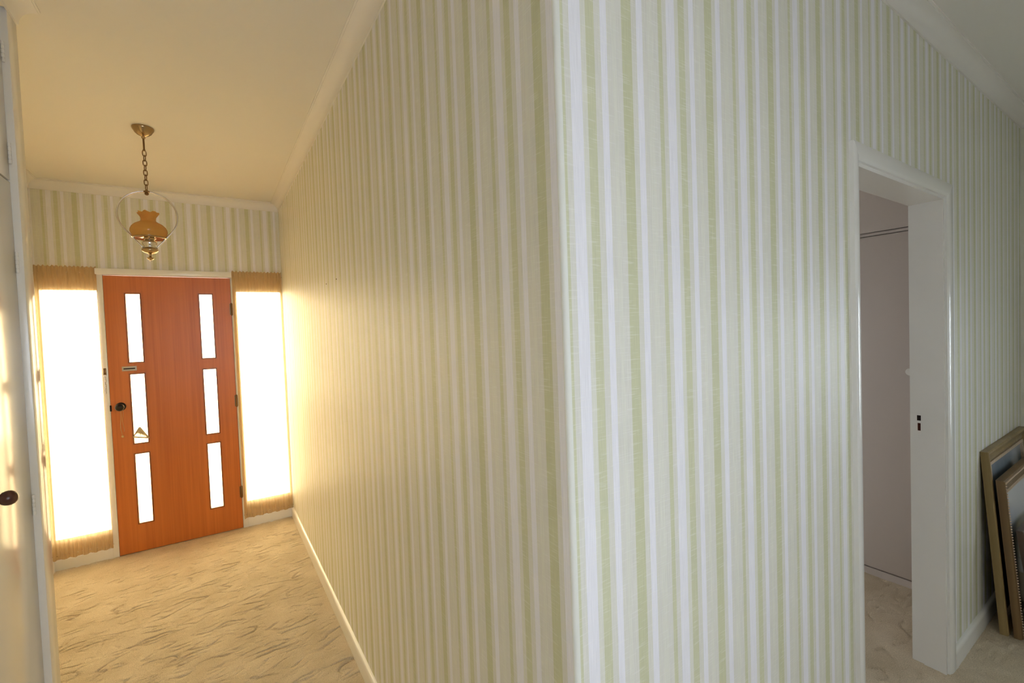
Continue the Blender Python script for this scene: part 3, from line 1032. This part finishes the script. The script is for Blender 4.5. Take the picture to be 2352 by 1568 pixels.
# ------------------------------------------------------------------ picture frames leaning in the corner
def frame_rails(parent, w, h, prof, mat, slip=None):
    """four mitred rails; prof: (inward, y) with y towards the viewer negative; local x 0..w, z 0..h"""
    c = [(0, 0), (w, 0), (w, h), (0, h)]
    sg = [(1, 1), (-1, 1), (-1, -1), (1, -1)]
    out = []
    for i in range(4):
        j = (i + 1) % 4
        bm = bmesh.new()
        A = [bm.verts.new((c[i][0] + sg[i][0] * o, y, c[i][1] + sg[i][1] * o)) for o, y in prof]
        B = [bm.verts.new((c[j][0] + sg[j][0] * o, y, c[j][1] + sg[j][1] * o)) for o, y in prof]
        k = len(prof)
        for n_ in range(k):
            bm.faces.new([A[n_], A[(n_ + 1) % k], B[(n_ + 1) % k], B[n_]])
        bm.faces.new(A)
        bm.faces.new(list(reversed(B)))
        out.append(finish('rail', bm, mat, parent, smooth=30))
        if slip:
            s = bmesh.new()
            o0, o1, y0, y1 = slip[0]
            ring = [(o0, y1), (o0, y0), (o1, y0), (o1, y1)]
            A = [s.verts.new((c[i][0] + sg[i][0] * o, y, c[i][1] + sg[i][1] * o)) for o, y in ring]
            B = [s.verts.new((c[j][0] + sg[j][0] * o, y, c[j][1] + sg[j][1] * o)) for o, y in ring]
            for n_ in range(4):
                s.faces.new([A[n_], A[(n_ + 1) % 4], B[(n_ + 1) % 4], B[n_]])
            s.faces.new(A)
            s.faces.new(list(reversed(B)))
            finish('gilt_slip', s, slip[1], out[-1])
    return out

def leaning(name, label, x, ybot, ytop, h, yaw=0.0):
    t = thing(name, label, 'picture frame', (x, ybot, 0.0), group='picture frames leaning by the doorway')
    lean = math.asin((ytop - ybot) / h)
    t.rotation_euler = (-lean, 0, yaw)
    return t

# largest frame at the back: olive gold with a dark landscape
f1 = leaning('picture_frame', 'tall olive gold picture frame leaning on the wall behind the others', 2.590, -0.066, -0.001, 0.874)
frame_rails(f1, 0.84, 0.874, [(0, 0), (0, -0.026), (0.004, -0.030), (0.010, -0.031), (0.016, -0.026), (0.040, -0.015), (0.052, -0.018), (0.060, -0.014), (0.060, 0)], M['goldframe'],
            slip=((0.0605, 0.076, -0.020, -0.004), M['palegilt']))
boxobj('painting', (0.07, 0.77, -0.008, -0.004, 0.07, 0.804), picture_material('dark_landscape', [(0.0, (0.02, 0.02, 0.015)), (0.45, (0.03, 0.04, 0.03)), (0.62, (0.10, 0.16, 0.20)), (0.85, (0.30, 0.36, 0.42)), (1.0, (0.40, 0.45, 0.55))], 2, 7, 0.1, 0.85), f1)
boxobj('backing', (0.05, 0.79, -0.004, 0.0, 0.05, 0.824), M['backing'], f1)

# middle frame: ornate antique brown with a beaded edge and picture with painted-in glare
f2 = leaning('picture_frame', 'ornate brown and gilt frame with a beaded edge and picture with painted glare', 2.600, -0.112, -0.052, 0.745)
frame_rails(f2, 0.74, 0.745, [(0, 0), (0, -0.018), (0.003, -0.026), (0.008, -0.030), (0.016, -0.030), (0.026, -0.024), (0.048, -0.020), (0.056, -0.022), (0.062, -0.018), (0.062, 0)], M['brownframe'],
            slip=((0.0625, 0.078, -0.018, -0.006), M['palegilt']))
bd = bmesh.new()
bmesh.ops.create_icosphere(bd, subdivisions=1, radius=0.0048)
bead = finish('bead', bd, M['palegilt'], f2, smooth=True)
bead.location = (0.012, -0.031, 0.012)
sp_ = 0.0126
n_v, n_h = int((0.745 - 0.024) / sp_), int((0.74 - 0.024) / sp_)
for i in range(1, n_v + 1):
    copy_part(bead, f2, (0.012, -0.031, 0.012 + sp_ * i))
for i in range(1, n_h + 1):
    copy_part(bead, f2, (0.012 + sp_ * i, -0.031, 0.733))
boxobj('picture', (0.07, 0.67, -0.010, -0.006, 0.07, 0.675), picture_material('print_with_glare', [(0.0, (0.05, 0.05, 0.06)), (0.30, (0.10, 0.12, 0.13)), (0.42, (0.42, 0.48, 0.52)), (0.55, (0.66, 0.68, 0.74)), (1.0, (0.72, 0.74, 0.80))], 2, 5, 0.30, 0.7), f2)  # glass glare painted into the print as pale upper bands
boxobj('backing', (0.05, 0.69, -0.006, 0.0, 0.05, 0.695), M['backing'], f2)

# smallest frame in front: walnut, white mount
f3 = leaning('picture_frame', 'small dark walnut frame with a white mount in front of the ornate frame', 2.612, -0.184, -0.116, 0.520)
frame_rails(f3, 0.46, 0.52, [(0, 0), (0, -0.020), (0.004, -0.024), (0.014, -0.024), (0.022, -0.018), (0.030, -0.015), (0.030, 0)], M['walnut'],
            slip=((0.0305, 0.036, -0.015, -0.006), M['giltedge']))
boxobj('mount_card', (0.034, 0.426, -0.010, -0.006, 0.034, 0.486), M['mat_white'], f3)
boxobj('print', (0.12, 0.34, -0.0115, -0.0095, 0.14, 0.38), picture_material('small_print', [(0.0, (0.25, 0.2, 0.15)), (0.5, (0.4, 0.35, 0.28)), (1.0, (0.6, 0.6, 0.62))], 2, 9, 0.14, 0.38), f3)
boxobj('backing', (0.026, 0.434, -0.006, 0.0, 0.026, 0.494), M['backing'], f3)

# ------------------------------------------------------------------ unseen windows; hall back and bedroom ones added for their light
def hall_window(name, axis, hole, plane, outward, label, clabel, net='net'):
    u0, u1, z0, z1 = hole
    cu = (u0 + u1) / 2
    loc = (cu, plane, z0) if axis == 'x' else (plane, cu, z0)
    r = thing(name, label, 'window', loc, kind='structure')
    w, h = u1 - u0, z1 - z0
    def slabl(nm, ua, ub, za, zb, t0, t1, holes, mat):
        bm = slab(bmesh.new(), axis, ua, ub, za, zb, t0 * outward, t1 * outward, holes)
        return finish(nm, bm, mat, r)
    slabl('window_frame', -w / 2, w / 2, 0, h, 0.03, 0.08, [(-w / 2 + 0.045, -0.02, 0.045, h - 0.045), (0.02, w / 2 - 0.045, 0.045, h - 0.045)], M['white'])
    slabl('pane', -w / 2 + 0.04, -0.018, 0.04, h - 0.04, 0.053, 0.057, [], M['pane'])
    slabl('pane', 0.018, w / 2 - 0.04, 0.04, h - 0.04, 0.053, 0.057, [], M['pane'])
    slabl('architrave', -w / 2 - 0.06, w / 2 + 0.06, -0.06, h + 0.06, -0.016, 0.002, [(-w / 2, w / 2, 0, h)], M['white'])
    c = thing('net_curtain', clabel, 'curtain', loc)
    bm = bmesh.new()
    G = []
    for z in (-0.05, 0.2 * h, 0.5 * h, 0.8 * h, h + 0.05):
        row = []
        for i in range(81):
            u = -w / 2 - 0.04 + (w + 0.08) * i / 80
            t = -0.045 * outward + 0.008 * sin(i * 0.9)
            row.append(bm.verts.new((u, t, z) if axis == 'x' else (t, u, z)))
        G.append(row)
    for a, b in zip(G, G[1:]):
        for i in range(80):
            bm.faces.new([a[i], a[i + 1], b[i + 1], b[i]])
    finish('fabric', bm, M[net], c, smooth=True)
    bm = bmesh.new()
    e = w / 2 + 0.05
    tube(bm, [(-e, -0.045 * outward, h + 0.052), (e, -0.045 * outward, h + 0.052)] if axis == 'x' else [(-0.045 * outward, -e, h + 0.052), (-0.045 * outward, e, h + 0.052)], 0.006, 10)
    finish('curtain_rod', bm, M['white'], c, smooth=True)
hall_window('window_3_added', 'x', W3, YB, -1, 'added unseen two-pane hall window facing the outer wall corner', 'white net curtain over the added hall window that faces the corner')  # unseen window added to light the near wall corner
hall_window('window_5_added', 'x', W6, L + 0.11, 1, 'added unseen two-pane bedroom window beyond the doorway', 'white net curtain over the added bedroom window', 'thin_net')  # unseen window added to brighten the wardrobe
hall_window('window_4', 'y', W4, XE, 1, 'two-pane hall window in the end wall', 'white net curtain over the end wall window', 'end_net')

# ------------------------------------------------------------------ two nails left in the corridor wall
for y, z in ((1.931, 1.824), (1.698, 1.824)):
    bm = bmesh.new()
    lathe(bm, [(0.0, 0.003), (0.0028, 0.0025), (0.0032, 0.0), (0.0015, -0.004), (0.0, -0.005)], 10, (0, 0, 0), 'x')
    nl_ = finish('nail', bm, M['darkbrass'], bpy.data.objects['wall_right'], smooth=True)
    nl_.location = (0, y, z)
    nl_.scale = (-1, 1, 1)
